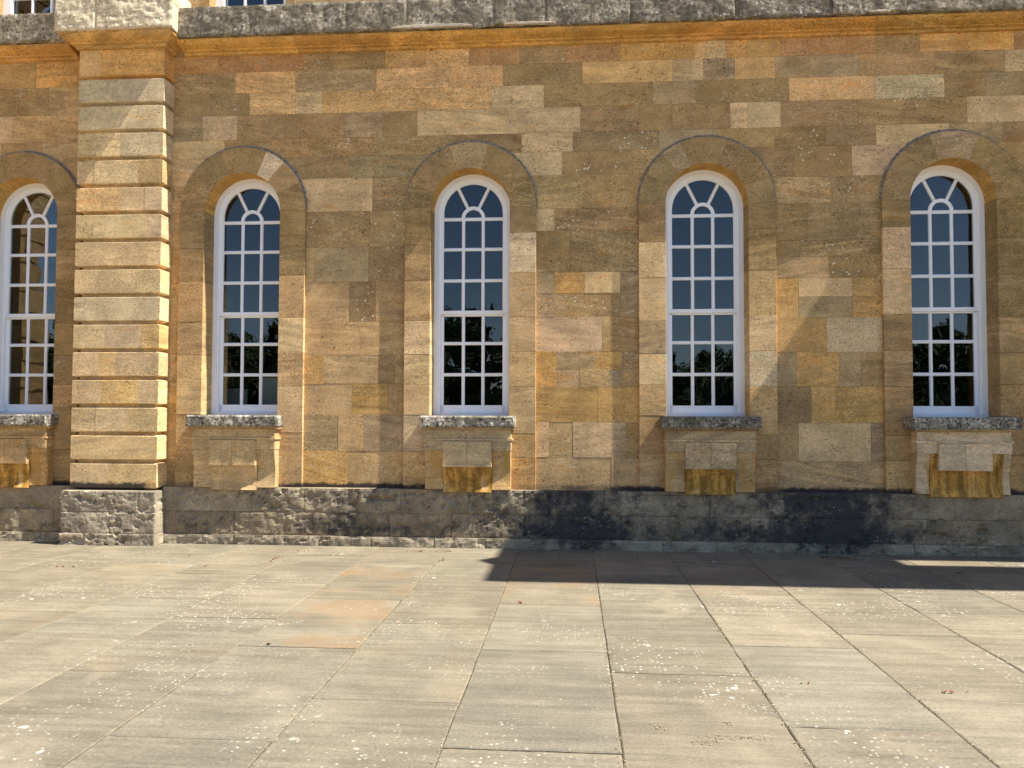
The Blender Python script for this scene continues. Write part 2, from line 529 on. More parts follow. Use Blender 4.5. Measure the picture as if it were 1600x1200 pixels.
# arch spandrels, two rows between each pair of windows
def spandrel(i, zs, lists):
    a, b = WC[i]+.12, WC[i+1]-.12
    for (z1, z0), L in zip(zs, lists):
        ym = 600-(.5*(z0+z1)-CAM.z)/9.64*FPX + 46
        xs = [a]+[WX(v, ym) for v in L[1::2]]+[b]
        for k, c in enumerate(L[0::2]): ashlar(xs[k], xs[k+1], z0, z1, c)
spandrel(1, ((ZF, 4.525), (4.525, 4.105)), (['b', 545, 'g'], ['l', 582, 'd']))
spandrel(2, ((ZF, 4.508), (4.508, 4.097)), (['l', 878, 'ds', 988, 't'], ['t', 915, 'b']))
spandrel(3, ((ZF, 4.43), (4.43, 4.11)), (['d', 1240, 'ds', 1331, 'p'], ['t', 1298, 'ds']))
for z1, z0, c in ((ZF, 4.46, 'b'), (4.46, 4.11, 'd')): ashlar(WC[4]+.12, 6.5, z0, z1, c)
for z1, z0, c in ((ZF, 4.46, 'l'), (4.46, 4.11, 't')): ashlar(-5.25, WC[1]-.12, z0, z1, c)
# piers between the windows
def pier(i, zs, lists):
    a, b = WC[i]+RCLIP, WC[i+1]-RCLIP
    for k, L in enumerate(lists):
        z1, z0 = zs[k], zs[k+1]
        ym = 646-(.5*(z0+z1)-CAM.z)/9.64*FPX
        xs = [a]+[WX(v, ym) for v in L[1::2]]+[b]
        for n, c in enumerate(L[0::2]): ashlar(xs[n], xs[n+1], z0, z1, c)
pier(1, (4.105, 3.657, 3.227, 2.726, 2.315, 1.96, 1.582, 1.135, .60),
     (['ds', 578, 'ds'], ['t', 492, 'g', 576, 'ds'], ['t', 546, 'ns', 587, 'b'], ['t', 592, 'b'], ['a', 506, 't', 590, 'n', 617, 'b'],  # last list: dark block has the surround's cast shadow in its colour
      ['t', 550, 'a', 607, 'b'], ['g', 528, 't', 568, 'g'], ['a', 542, 't']))
pier(2, (4.097, 3.823, 3.316, 3.059, 2.772, 2.353, 2.137, 1.921, 1.498, 1.076, .60),
     (['l', 866, 'ds'], ['ds', 890, 'd', 930, 'ds'], ['g', 866, 'o', 913, 'l', 969, 'g'], ['g', 866, 'ds', 969, 'g'], ['p', 941, 't', 954, 'b'],  # last block: brown tone carries the cast shadow of the next surround
      ['o', 869, 't', 930, 'a', 972, 'g'], ['o', 869, 't', 906, 't', 952, 'g', 972, 'b'], ['a', 934, 'a'], ['p', 857, 't', 895, 'p', 978, 'b'], ['t', 955, 't']))
pier(3, (4.11, 3.666, 3.468, 3.217, 2.996, 2.746, 2.337, 1.93, 1.501, 1.051, .60),
     (['d', 1262, 'ds'], ['d', 1250, 'ds'], ['t', 1295, 'ds'], ['a', 1248, 'l', 1332, 'a'], ['a', 1248, 'g', 1332, 'a'], ['a', 1292, 'w'],
      ['g', 1245, 'a', 1312, 'g', 1346, 'b'], ['n', 1268, 'a', 1305, 'a'], ['b', 1248, 'l', 1361, 'g'], ['t']))
zz = [4.11, 3.66, 3.22, 2.75, 2.34, 1.93, 1.5, 1.07, .60]
for k in range(8):
    ashlar(WC[4]+RCLIP, 6.5, zz[k+1], zz[k], random.choice('btdbg'))
    ashlar(-5.25, WC[1]-RCLIP, zz[k+1], zz[k], random.choice('btabt'))
    ashlar(WC[0]+RCLIP, -5.95, zz[k+1], zz[k], random.choice('bdbt'))
    ashlar(-9.2, WC[0]-RCLIP, zz[k+1], zz[k], random.choice('btdbt'))
# upper storey strip above the string course
UZ0, UZ1 = 6.40, 7.5
for a, b in ((-9.2, WC[0]-.6), (WC[0]+.6, WC[1]-.6), (WC[1]+.6, 6.5)):
    x = a
    while x < b-.01:
        w = min(random.uniform(.7, 1.2), b-x)
        if b-x-w < .3: w = b-x
        ashlar(x, x+w, UZ0, 6.80, random.choice('tbtg'), .03)
        ashlar(x, x+w, 6.80, UZ1, random.choice('tbtg'), .03)
        x += w
# mortar bed behind the blocks
parts = []
e = .62
xs = [-9.2]+[q for c in WC for q in (c-e, c+e)]+[6.5]
for k in range(0, len(xs), 2):
    parts.append(box_data(xs[k], xs[k+1], .012, .29, .02, CZ))
poly_bed = []
N = 520
prev = None
for i in range(N):
    xa, xb = -9.2+15.7*i/N, -9.2+15.7*(i+1)/N
    z = max(CZ, arch_z((xa+xb)/2)+.015)
    parts.append(([(xa, .012, z), (xb, .012, z), (xb, .012, 6.42), (xa, .012, 6.42)], [(0, 1, 2, 3)]))
V, F = merge(parts)
bed = link("mortar_bed", V, F, MORTAR, wall)

# ------------------------------------------------------------------ window surrounds
ZS = 1.50
def surround(i):
    c = WC[i]
    s = empty("window_surround", (c, 0, 0), building)
    levels = [[4.12, 3.80, 3.31, 2.77, 2.35, 1.93, 1.36, 1.07, .60], [4.12, 3.66, 3.23, 2.73, 2.32, 1.95, 1.58, 1.135, .60]]
    codes = {0: ('vxvbdbbb', 'vxvxdbbb'), 1: ('vxbbtttt', 'xxtltltt'), 2: ('vxtlllwt', 'xwttttta'), 3: ('xllgltbt', 'xxtlwtbb'), 4: ('vplbbbbt', 'vvxbbbbb')}[i]
    for side in (0, 1):
        lv = levels[(i+side) % 2]
        if i == 2: lv = levels[1-side]
        for k in range(8):
            z1, z0 = lv[k]-.0012, lv[k+1]+.0012
            xa, xb = (-ROUT, -RIN) if side == 0 else (RIN, ROUT)
            V, F = prism_data(rect(xa, xb, z0, z1), SUR+random.uniform(-.002, .002), .36, .003)
            o = link("jamb_stone", V, F, STONE, s, tint(codes[side][k], .15))
    ang = [0, 24, 47, 71, 109, 133, 156, 180]
    ang = [ang[0]]+[a+random.uniform(-4, 4) for a in ang[1:-1]]+[180]
    vc = {0: 'xxxxvxx', 1: 'xtwxxxx', 2: 'xxxgxxv', 3: 'xxxxgxx', 4: 'xxxgvxx'}[i]
    for k in range(7):
        a0, a1 = math.radians(ang[k])+.0008, math.radians(ang[k+1])-.0008
        n = 7
        outer = [(math.cos(a0+(a1-a0)*j/n)*ROUT, CZ+math.sin(a0+(a1-a0)*j/n)*ROUT) for j in range(n+1)]
        inner = [(math.cos(a1+(a0-a1)*j/n)*RIN, CZ+math.sin(a1+(a0-a1)*j/n)*RIN) for j in range(n+1)]
        P = outer+inner
        V, F = prism_data(P, SUR+random.uniform(-.001, .001), .36, .0016)
        m = len(P); fm = []
        for f in F:
            cx = [V[q] for q in f]
            rr = max(math.hypot(q[0], q[2]-CZ) for q in cx)
            deep = max(q[1] for q in cx) > .1 and min(q[1] for q in cx) < .1
            fm.append(1 if (rr < RIN+.002 and deep) else 0)
        link("voussoir", V, F, [STONE, OCHRE], s, tint(vc[k], .25), fm=fm)
    # dark strip along the arch edge, where the raised band meets the wall
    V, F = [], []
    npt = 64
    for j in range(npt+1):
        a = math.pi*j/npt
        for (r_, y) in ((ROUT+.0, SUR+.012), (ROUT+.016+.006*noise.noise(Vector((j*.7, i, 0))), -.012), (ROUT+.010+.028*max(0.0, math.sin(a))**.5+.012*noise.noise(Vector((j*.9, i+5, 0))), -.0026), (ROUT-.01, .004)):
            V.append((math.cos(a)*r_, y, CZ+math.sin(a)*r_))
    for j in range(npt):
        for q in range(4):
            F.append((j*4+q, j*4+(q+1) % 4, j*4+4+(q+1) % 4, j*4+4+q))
    link("arch_edge_strip", V, F, ARCH_EDGE, s)
    return s
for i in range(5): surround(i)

# ------------------------------------------------------------------ sash windows
YF = .23
def ring(r0, r1, y0, y1, a0=0.0, a1=math.pi, n=36, cz=CZ, cx=0.0):
    V, F = [], []
    for j in range(n+1):
        a = a0+(a1-a0)*j/n
        c, s = math.cos(a), math.sin(a)
        V += [(cx+c*r0, y0, cz+s*r0), (cx+c*r1, y0, cz+s*r1), (cx+c*r1, y1, cz+s*r1), (cx+c*r0, y1, cz+s*r0)]
    for j in range(n):
        for q in range(4): F.append((j*4+q, j*4+(q+1) % 4, j*4+4+(q+1) % 4, j*4+4+q))
    F += [(0, 1, 2, 3), (n*4+3, n*4+2, n*4+1, n*4)]
    return V, F
def bar_data(x0, z0, x1, z1, w, y0, y1):
    """glazing bar with a moulded (tapering) outer face"""
    L = math.hypot(x1-x0, z1-z0); ux, uz = (x1-x0)/L, (z1-z0)/L; nx, nz = -uz, ux
    prof = [(-w/2, y1), (-w/2, y0+.010), (-w*.22, y0), (w*.22, y0), (w/2, y0+.010), (w/2, y1)]
    V = [(px_+nx*a, y, pz_+nz*a) for (px_, pz_) in ((x0, z0), (x1, z1)) for a, y in prof]
    n = len(prof)
    F = [tuple(range(n)), tuple(range(2*n-1, n-1, -1))]+[(q, (q+1) % n, n+(q+1) % n, n+q) for q in range(n)]
    return V, F
ZBOT, ZSPR, ZMEET = 1.58, 4.05, 2.868
HW = .425            # half width of the glazed sash opening
def window_parts():
    P = []      # (name, V, F, material)
    # box frame: outer band and staff bead
    fr = [ring(.425, .50, YF, YF+.14), ring(.410, .458, YF+.022, YF+.12),
          box_data(-.50, -.425, YF, YF+.14, ZBOT, CZ), box_data(.425, .50, YF, YF+.14, ZBOT, CZ),
          box_data(-.456, -.410, YF+.022, YF+.12, ZBOT, CZ), box_data(.410, .456, YF+.022, YF+.12, ZBOT, CZ),
          box_data(-.50, .50, YF-.012, YF+.14, ZBOT-.02, ZBOT+.035)]
    P.append(("frame", *merge(fr), WHITE))
    yu, yl = YF+.040, YF+.075
    us = [ring(.372, .412, yu, yu+.04), box_data(-.412, -.372, yu, yu+.04, ZMEET-.02, CZ), box_data(.372, .412, yu, yu+.04, ZMEET-.02, CZ),
          box_data(-.412, .412, yu-.012, yu+.04, ZMEET-.022, ZMEET+.022)]
    P.append(("upper_sash", *merge(us), WHITE))
    ls = [box_data(-.412, -.372, yl, yl+.04, ZBOT+.03, ZMEET), box_data(.372, .412, yl, yl+.04, ZBOT+.03, ZMEET),
          box_data(-.412, .412, yl, yl+.04, ZBOT+.03, ZBOT+.125), box_data(-.412, .412, yl, yl+.04, ZMEET-.045, ZMEET-.004)]
    P.append(("lower_sash", *merge(ls), WHITE))
    bw = .040
    colx = [-.372, -.125, .125, .372]
    zu = [ZMEET+.022, 3.271, 3.667, ZSPR]
    zl = [ZBOT+.125, 2.089, 2.482, ZMEET-.045]
    for x in colx[1:3]:
        P.append(("glazing_bar", *bar_data(x, zu[0]-.01, x, ZSPR, bw, yu, yu+.035), WHITE))
        P.append(("glazing_bar", *bar_data(x, zl[0]-.01, x, zl[3]+.01, bw, yl, yl+.035), WHITE))
    for z in zu[1:]:
        P.append(("glazing_bar", *bar_data(-.38, z, .38, z, bw if z < 4 else .042, yu+.001, yu+.035), WHITE))
    for z in zl[1:3]:
        P.append(("glazing_bar", *bar_data(-.38, z, .38, z, bw, yl+.001, yl+.035), WHITE))
    fc = ZSPR+.012
    P.append(("fan_arch_bar", *ring(.106, .148, yu-.001, yu+.034, cz=fc, n=24), WHITE))
    fan = (math.radians(61), math.radians(119))
    for a in fan:
        re = .40
        P.append(("glazing_bar", *bar_data(math.cos(a)*.135, fc+math.sin(a)*.135, math.cos(a)*.335*1.18, fc+math.sin(a)*.335*1.28, bw, yu+.002, yu+.034), WHITE))
    # panes
    panes = []
    h = .006
    for (zs, yy) in ((zu, yu+.018), (zl, yl+.018)):
        for r_ in range(3):
            for c in range(3):
                x0, x1 = colx[c]+h, colx[c+1]-h
                panes.append(([(x0, zs[r_]+h), (x1, zs[r_]+h), (x1, zs[r_+1]-h), (x0, zs[r_+1]-h)], yy))
    yy = yu+.018
    n = 10
    panes.append(([(math.cos(math.pi*j/n)*.116, fc+math.sin(math.pi*j/n)*.116) for j in range(n+1)], yy))
    angs = [math.radians(2), fan[0]-.02, fan[0]+.02, fan[1]-.02, fan[1]+.02, math.radians(178)]
    for k in range(3):
        a0, a1 = angs[2*k], angs[2*k+1]
        arc = []
        for j in range(n+1):
            a = a0+(a1-a0)*j/n
            # outer curve is concentric with the frame
            dz = fc-CZ
            b = math.sin(a)*dz
            r_ = -b+math.sqrt(max(0.0, .382**2-dz*dz+b*b))
            arc.append((math.cos(a)*r_, fc+math.sin(a)*r_))
        inn = [(math.cos(a1+(a0-a1)*j/n)*.132, fc+math.sin(a1+(a0-a1)*j/n)*.132) for j in range(n+1)]
        panes.append((arc+inn, yy))
    return P, panes
WP, PANES = window_parts()
wmeshes = []
for nm, V, F, mt in WP:
    o = link(nm, V, F, mt); wmeshes.append((nm, o.data)); bpy.data.objects.remove(o)
pmeshes = []
for poly, yy in PANES:
    cx = sum(q[0] for q in poly)/len(poly); cz = sum(q[1] for q in poly)/len(poly)
    n = len(poly)
    V = [(x-cx, -.002, z-cz) for x, z in poly]+[(x-cx, .002, z-cz) for x, z in poly]
    F = [tuple(range(n)), tuple(range(2*n-1, n-1, -1))]+[(q, (q+1) % n, n+(q+1) % n, n+q) for q in range(n)]
    o = link("pane", V, F, GLASS); pmeshes.append((o.data, (cx, yy, cz))); bpy.data.objects.remove(o)
def place(name, me, parent, loc=(0, 0, 0), rot=(0, 0, 0)):
    o = bpy.data.objects.new(name, me)
    COL.objects.link(o); o.parent = parent; o.location = loc; o.rotation_euler = rot
    return o
for i, c in enumerate(WC):
    w = empty("sash_window", (c, 0, 0), building)
    for nm, me in wmeshes: place(nm, me, w)
    for me, loc in pmeshes:
        place("pane", me, w, loc, (random.gauss(0, .0035), 0, random.gauss(0, .0045)))
# upper-storey windows whose feet show above the string course
for i in (0, 1):
    c = WC[i]
    w = empty("upper_window", (c, 0, 0), building)
    V, F = merge([box_data(-.50, -.40, .20, .34, 6.40, 7.5), box_data(.40, .50, .20, .34, 6.40, 7.5), box_data(-.40, .40, .22, .34, 6.40, 6.62)])
    link("frame", V, F, WHITE, w)
    for x in (-.133, .133): link("glazing_bar", *bar_data(x, 6.62, x, 7.5, .032, .24, .30), WHITE, w)
    link("glazing_bar", *bar_data(-.4, 7.1, .4, 7.1, .032, .241, .30), WHITE, w)
    for k in range(3):
        for zc in (6.86, 7.3):
            x0, x1 = (-.4, -.133, .133, .4)[k:k+2]
            z0, z1 = (6.62, 7.1) if zc < 7 else (7.1, 7.5)
            V, F = box_data(x0+.005, x1-.005, .268, .272, z0+.005, z1-.005)
            link("pane", V, F, GLASS, w)
    for sx in (-1, 1):
        prism("jamb_stone", rect(*sorted((sx*.5, sx*.62)), 6.42, 7.5), .025, .36, STONE, w, tint('b'))

# room behind the glass
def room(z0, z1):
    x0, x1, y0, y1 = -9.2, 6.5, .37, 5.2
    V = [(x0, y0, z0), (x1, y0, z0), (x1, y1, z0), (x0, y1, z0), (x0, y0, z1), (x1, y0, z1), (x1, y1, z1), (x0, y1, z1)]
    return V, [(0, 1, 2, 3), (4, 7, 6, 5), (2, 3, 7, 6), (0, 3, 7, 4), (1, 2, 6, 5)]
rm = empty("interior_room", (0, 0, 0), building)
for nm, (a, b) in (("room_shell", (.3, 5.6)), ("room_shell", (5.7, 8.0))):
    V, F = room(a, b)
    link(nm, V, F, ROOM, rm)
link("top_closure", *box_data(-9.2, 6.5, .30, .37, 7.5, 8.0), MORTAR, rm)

# ------------------------------------------------------------------ window sills and bracketed aprons
def profile_strip(x0, x1, prof, back):
    """front profile [(y,z)...] top to bottom, extruded from x0 to x1, closed at the back"""
    n = len(prof)
    pts = prof+[(back, prof[-1][1]), (back, prof[0][1])]
    m = len(pts)
    V = [(x0, y, z) for y, z in pts]+[(x1, y, z) for y, z in pts]
    F = [tuple(range(m)), tuple(range(2*m-1, m-1, -1))]+[(q, (q+1) % m, m+(q+1) % m, m+q) for q in range(m)]
    return V, F
def scurve(ytop, ymid, ybot, z1, z0, n=12):
    out = []
    for k in range(n+1):
        s = k/n
        y = ytop+(ymid-ytop)*(.5-.5*math.cos(min(1.0, s/.62)*math.pi)) + ((ybot-ymid)*((s-.62)/.38)**2 if s > .62 else 0.0)
        out.append((y, z1+(z0-z1)*s))
    return out
for i, c in enumerate(WC):
    parent_seed = i*5.0
    sl = empty("window_sill", (c, 0, 0), building)
    w = .566 if i != 4 else .60
    rough_block("sill_stone", -w, w, 1.435, 1.575, -.285, .26, SILLM, sl, (.36, .33, .27, 1) if i != 3 else (.24, .215, .17, 1), amp=.013, step=.018, edge=.02, side_r=True, side_l=True)
    ap = empty("sill_apron", (c, 0, 0), building)
    base = [PAL['t'], (.60, .415, .205), (.56, .41, .225), (.53, .385, .21), (.68, .52, .31)][i]
    def cc(k=1.0, a=.0):
        v = random.uniform(.94, 1.06)*k
        return (base[0]*v, base[1]*v, base[2]*v, a)
    link("bed_moulding", *profile_strip(-.55, .55, [(-.245, 1.434), (-.24, 1.424), (-.215, 1.405)], .05), STONE2, ap, cc(.7))
    link("top_band", *profile_strip(-.515, .515, [(-.205, 1.404), (-.205, 1.302)], .05), STONE2, ap, cc(.9))
    link("fillet", *profile_strip(-.535, .535, [(-.222, 1.301), (-.222, 1.281)], .05), STONE2, ap, cc(1.05))
    link("cross_band", *profile_strip(-.518, .518, [(-.210, 1.280), (-.210, 1.160)], .05), STONE2, ap, cc())
    for sgn, (a, b) in ((0, (-.29, -.004)), (1, (-.001, .29))):
        prism("tablet", rect(a, b, .966, 1.272), -.240, -.05, STONE2, ap, cc(1.02), .003)
    leg = scurve(-.196, -.150, -.172, 1.158, .697)
    for sgn in (-1, 1):
        a, b = sorted((sgn*(.29 if i != 4 else .40+.03*sgn), sgn*.512))
        link("scroll_leg", *profile_strip(a, b, leg, .05), STONE2 if i == 1 else STAIN, ap, cc(.95) if i in (1, 4) else (base[0], base[1]*.93, base[2]*.82, 0))
    pan = scurve(-.205, -.160, -.190, .964, .668) if i != 4 else scurve(-.200, -.158, -.190, 1.157, .668)
    if i == 1: link("scroll_panel", *profile_strip(-.286, .286, pan, .05), STONE2, ap, cc())
    else: link("scroll_panel", *profile_strip(-.286 if i != 4 else -.366, .286 if i != 4 else .426, pan, .05), STREAK, ap, (.5, .3, .1, 0))

# ------------------------------------------------------------------ plinth
plinth = empty("plinth", (0, 0, 0), building)
def soot(x, z):
    s = .12
    for cx, w, k in ((-2.68, .6, .42), (.10, .80, .66), (3.0, .95, .70), (-4.6, .30, .25), (-1.2, .6, .22), (1.6, .5, .25)):
        s += k*math.exp(-((x-cx)/w)**2)
    s += .22*math.exp(-((z-.22)/.10)**2) - (.20 if z < .12 else 0.0)
    return s
def plinth_course(z0, z1, yf, lens, x0, x1, cbase):
    global parent_seed
    x = x0
    k = 0
    while x < x1-.01:
        L = lens[k % len(lens)]*random.uniform(.85, 1.15)
        if x+L > x1-.25: L = x1-x
        parent_seed = random.uniform(0, 50)
        v = random.uniform(.85, 1.15)
        rough_block("plinth_stone", x+.002, x+L-.002, z0+.0015, z1-.0015, yf+random.uniform(-.006, .004), .011, PLINTH, plinth,
                    (cbase[0]*v, cbase[1]*v, cbase[2]*v, 1), amp=.013, step=.026, pits=.030, soot=soot, edge=.008)
        x += L; k += 1
for a, b in ((-9.2, -6.17), (-5.03, 6.5)):
    plinth_course(.401, .690, -.140, (1.0, .75, 1.25, .9), a, b, (.31, .252, .165))
    plinth_course(.120, .401, -.143, (.8, 1.15, .95, .7), a, b, (.295, .236, .152))
    plinth_course(-.05, .120, -.165, (.9, .65, 1.1), a, b, (.33, .275, .19))

# ------------------------------------------------------------------ pilaster
Q = .25
PX0, PX1 = -6.15, -5.05
MOULD = [(0.0, 6.112), (.040, 6.114), (.046, 6.146), (.088, 6.149), (.094, 6.163), (.140, 6.172), (.190, 6.186), (.228, 6.208), (.236, 6.222), (.236, 6.236)]
CAPM = [(0.0, 6.128), (.030, 6.130), (.036, 6.172), (.070, 6.176), (.078, 6.192), (.110, 6.204), (.145, 6.222), (.168, 6.246), (.172, 6.262), (.172, 6.284)]
def wrap_data(xa, xb, left, right, prof, q, back=.02):
    V, F = [], []
    for o, z in prof:
        x0 = xa-o if left else xa
        x1 = xb+o if right else xb
        V += [(x0, back, z), (x0, -q-o, z), (x1, -q-o, z), (x1, back, z)]
    n = len(prof)
    for k in range(n-1):
        for j in range(4): F.append((k*4+j, k*4+(j+1) % 4, k*4+4+(j+1) % 4, k*4+4+j))
    F += [(0, 1, 2, 3), ((n-1)*4+3, (n-1)*4+2, (n-1)*4+1, (n-1)*4)]
    return V, F
def pilaster(xa, xb, detailed=True):
    global parent_seed
    pl = empty("pilaster", (0, 0, 0), building)
    per, face = .3411, .285
    splits = [(.45,), (), (.22, .5), (.20, .72), (.5, .8), (.2, .82), (), (), (.15,), (.36, .8), (.3, .5), (.35, .75), (.28, .62), (), (.44,)]
    cods = ['ww', 'w', 'llw', 'plt', 'qlp', 'llp', 'l', 'l', 'w', 'lpq', 'lql', 'lql', 'lll', 'l', 'll']
    for k in range(15):
        zt = 5.748-per*k; zb = zt-face; h = .028; d = .062
        prof = [(-d, zb-h), (-d, zb-h+.010), (-.004, zb-.001), (0.0, zb+.003), (0.0, zt-.003), (-.004, zt+.001), (-d, zt+h-.010), (-d, zt+h)]
        if k == 14: prof[0] = (-d, .655); prof[1] = (-d, .66)
        cuts = [0.0]+list(splits[k])+[1.0]
        for j in range(len(cuts)-1):
            x0, x1 = xa+(xb-xa)*cuts[j], xa+(xb-xa)*cuts[j+1]
            g = .001
            V, F = wrap_data(x0+(g if j else 0), x1-(g if j < len(cuts)-2 else 0), j == 0, j == len(cuts)-2, prof, Q+random.uniform(-.0015, .0015))
            tc = tint(cods[k][j % len(cods[k])], .1)
            link("rusticated_block", V, F, STONE, pl, (tc[0]*1.0, tc[1]*1.05, tc[2]*1.08, .1))
    for x0, x1, l_, r_, c in ((xa, xa+.28, True, False, 'q'), (xa+.281, xb, False, True, 'o')):
        link("frieze_block", *wrap_data(x0, x1, l_, r_, [(-.062, 5.772), (-.062, 5.781), (-.003, 5.797), (0, 5.80), (0, 6.125)], Q), STONE, pl, tint(c, 0))
    cap = empty("pilaster_capital", (0, 0, 0), building)
    link("capital_moulding", *wrap_data(xa, xb, True, True, CAPM, Q), STONE, cap, (.60, .345, .115, 0))
    # weathered block on top of the moulding, in two stones
    parent_seed = 11.0
    for a, b, l_, r_ in ((xa-.205, xa+.32, True, False), (xa+.323, xb+.195, False, True)):
        rough_block("capital_stone", a, b, 6.283, 6.82, -Q-.215, .02, STONE, cap, (.66, .55, .38, .6), amp=.012, step=.024, pits=.014, edge=.016, lower_ragged=.02, side_r=r_, side_l=l_)
    bs = empty("pilaster_base", (0, 0, 0), building)
    parent_seed = 3.0
    for z0, z1, cuts in ((.40, .652, (0, .2, .82, 1)), (.145, .398, (0, .52, 1)), (-.05, .143, (0, .26, .66, 1))):
        fl = .012 if z1 < .15 else 0.0
        for j in range(len(cuts)-1):
            a, b = xa-.05+(xb-xa+.10)*cuts[j], xa-.05+(xb-xa+.10)*cuts[j+1]
            rough_block("base_stone", a+.001, b-.001, z0, z1, -.36-fl, .011, PLINTH, bs, (.375, .315, .225, 1), amp=.009, step=.0145, pits=.034,
                        soot=lambda x, z: .18+.2*math.exp(-((z-.62)/.05)**2), edge=.008, side_r=(j == len(cuts)-2), side_l=(j == 0))
pilaster(PX0, PX1)

# ------------------------------------------------------------------ string course
course = empty("string_course", (0, 0, 0), building)
for a, b in ((-9.2, PX0-.15), (PX1+.15, 6.5)):
    x = a
    while x < b-.01:
        L = random.uniform(.7, 1.5)
        if x+L > b-.4: L = b-x
        V, F = wrap_data(x, x+L-.0015, False, False, MOULD, 0.0)
        v = random.uniform(.85, 1.12)
        link("moulding_stone", V, F, STONE, course, (.60*v, random.uniform(.305, .34)*v, .095*v, 0))
        x += L
    x = a
    while x < b-.01:
        L = random.uniform(.55, 1.25)
        if x+L > b-.35: L = b-x
        parent_seed = random.uniform(0, 40)
        v = random.uniform(.72, 1.15)
        rough_block("string_stone", x+.001, x+L-.001, 6.236, 6.600, -.300+random.uniform(-.006, .006), .02, BANDM, course, (.275*v, .24*v, .18*v, 1), amp=.009, step=.026, edge=.010, lower_ragged=.03, side_r=False)
        x += L

for xa, xb, h in ((612, 738, .034), (788, 868, .022), (1358, 1392, .015)):
    x0, x1 = WX(xa, 40, -.3), WX(xb, 40, -.3)
    n = 9
    top = [(x0+(x1-x0)*q/n, 6.250+h*math.sin(math.pi*q/n)**.6*random.uniform(.7, 1.1)) for q in range(n+1)]
    prism("mortar_repair", [(x0, 6.240), (x1, 6.240)]+top[::-1], -.322, -.28, STONE2, course, (.52, .45, .35, 0), .004)

# ------------------------------------------------------------------ paving slabs
CX = [-8.1+.0, -7.25, -6.48, -5.65, -4.80, -3.965, -3.126, -2.300, -1.463, -.625, .232, 1.092, 1.932, 2.802, 3.65, 4.5, 5.35, 6.2]
known = {3: [-1.18, -2.86, -4.1, -5.6], 4: [-1.36, -2.41, -3.45, -4.9], 5: [-1.87, -2.93, -4.07, -5.5], 6: [-.78, -2.24, -3.52, -4.85, -6.3], 7: [-1.24, -2.84, -4.24, -5.78],
         8: [-1.89, -3.56, -5.19], 9: [-1.21, -2.90, -4.19, -5.79], 10: [-1.54, -3.58, -4.60, -6.2], 11: [-.77, -2.37, -3.95, -5.39], 12: [-1.95, -3.58, -4.92, -6.4], 13: [-1.3, -2.89, -4.07, -5.6]}
YEND = -7.6
for k in range(len(CX)-1):
    ys = list(known.get(k, []))
    if not ys:
        y = -random.uniform(.7, 1.6)
        while y > YEND+.6:
            ys.append(y); y -= random.uniform(1.0, 1.7)
    ys = [0.02]+ys+[YEND]
    for r_ in range(len(ys)-1):
        x0, x1, y1, y0 = CX[k]+.0026, CX[k+1]-.0026, ys[r_]-.0075, ys[r_+1]+.0075
        j = lambda: random.uniform(-.006, .006)
        dz = random.uniform(-.0012, .003); tx = random.uniform(-.0015, .0015); ty = random.uniform(-.0012, .0012)
        # eroded outline: several points per edge
        pts = []
        for (xa, ya), (xb, yb) in (((x0, y0), (x1, y0)), ((x1, y0), (x1, y1)), ((x1, y1), (x0, y1)), ((x0, y1), (x0, y0))):
            n = 7
            for q in range(n):
                s = q/n
                pts.append((xa+(xb-xa)*s+random.uniform(-.0035, .0035), ya+(yb-ya)*s+random.uniform(-.0035, .0035)))
        ins = inset(pts, .007)
        cx, cy = (x0+x1)/2, (y0+y1)/2
        n = len(pts)
        V = [(a, b, dz+tx*(a-cx)+ty*(b-cy)) for a, b in ins]+[(a, b, dz-.005) for a, b in pts]+[(a, b, -.06) for a, b in pts]
        F = [tuple(range(n))]
        for m in range(2):
            for q in range(n): F.append((m*n+q, m*n+(q+1) % n, (m+1)*n+(q+1) % n, (m+1)*n+q))
        v = random.uniform(.91, 1.08)
        wv = random.uniform(.0, .012)
        rust = 1.0 if (k, r_) in ((7, 1), (7, 2), (9, 1)) else (.3 if random.random() < .15 else 0.0)
        link("paving_slab", V, F, SLAB, pavement, ((.206+wv-.002*r_)*v, (.181-.001*r_)*v, (.128+.001*r_-wv*.4)*v, rust))
parts = []
# the same paving carried on behind the viewpoint
o = link("far_paving", [(-10.9, -11.9, -.002), (15.9, -11.9, -.002), (15.9, YEND-.006, -.002), (-10.9, YEND-.006, -.002)], [(0, 1, 2, 3)], SLAB, pavement, (.205, .181, .138, .1))
tag(o, kind="stuff")

# ------------------------------------------------------------------ wing beyond the right edge of the picture (casts the ground shadow)
wing = empty("stone_wing", (6.5, 0, 0))
tag(wing, "tall projecting stone wing beyond the right edge, shading the right end of the wall", "building")
z = 0.0; k = 0
while z < 8.3:
    h = min(.55, 8.44-z)
    V, F = box_data(0.0, 9.0, -.74, 1.0, z, z+h-.003)
    link("stone_course", V, F, STONE, wing, tint(random.choice('tblt'), .2))
    z += h
HZ = 8.44
def sh(x, d):      # ground shadow point -> place of the added slab that casts it
    return x+SUN_A*HZ-6.5, d-SUN_B*HZ
(xe, yn), (_, yfar) = sh(-.74, .04), sh(-.74, -2.0)
(xt, yt), (xs_, ys1) = sh(-.92, -.93), sh(3.56, -.50)
ys0 = sh(3.56, -.80)[1]
slab_parts = [box_data(xe, 9.5, yfar, ys0, HZ, HZ+.18), box_data(xe, 9.5, ys1, yn, HZ+.001, HZ+.179), box_data(xe, xs_, ys0, ys1, HZ+.0005, HZ+.1795)]
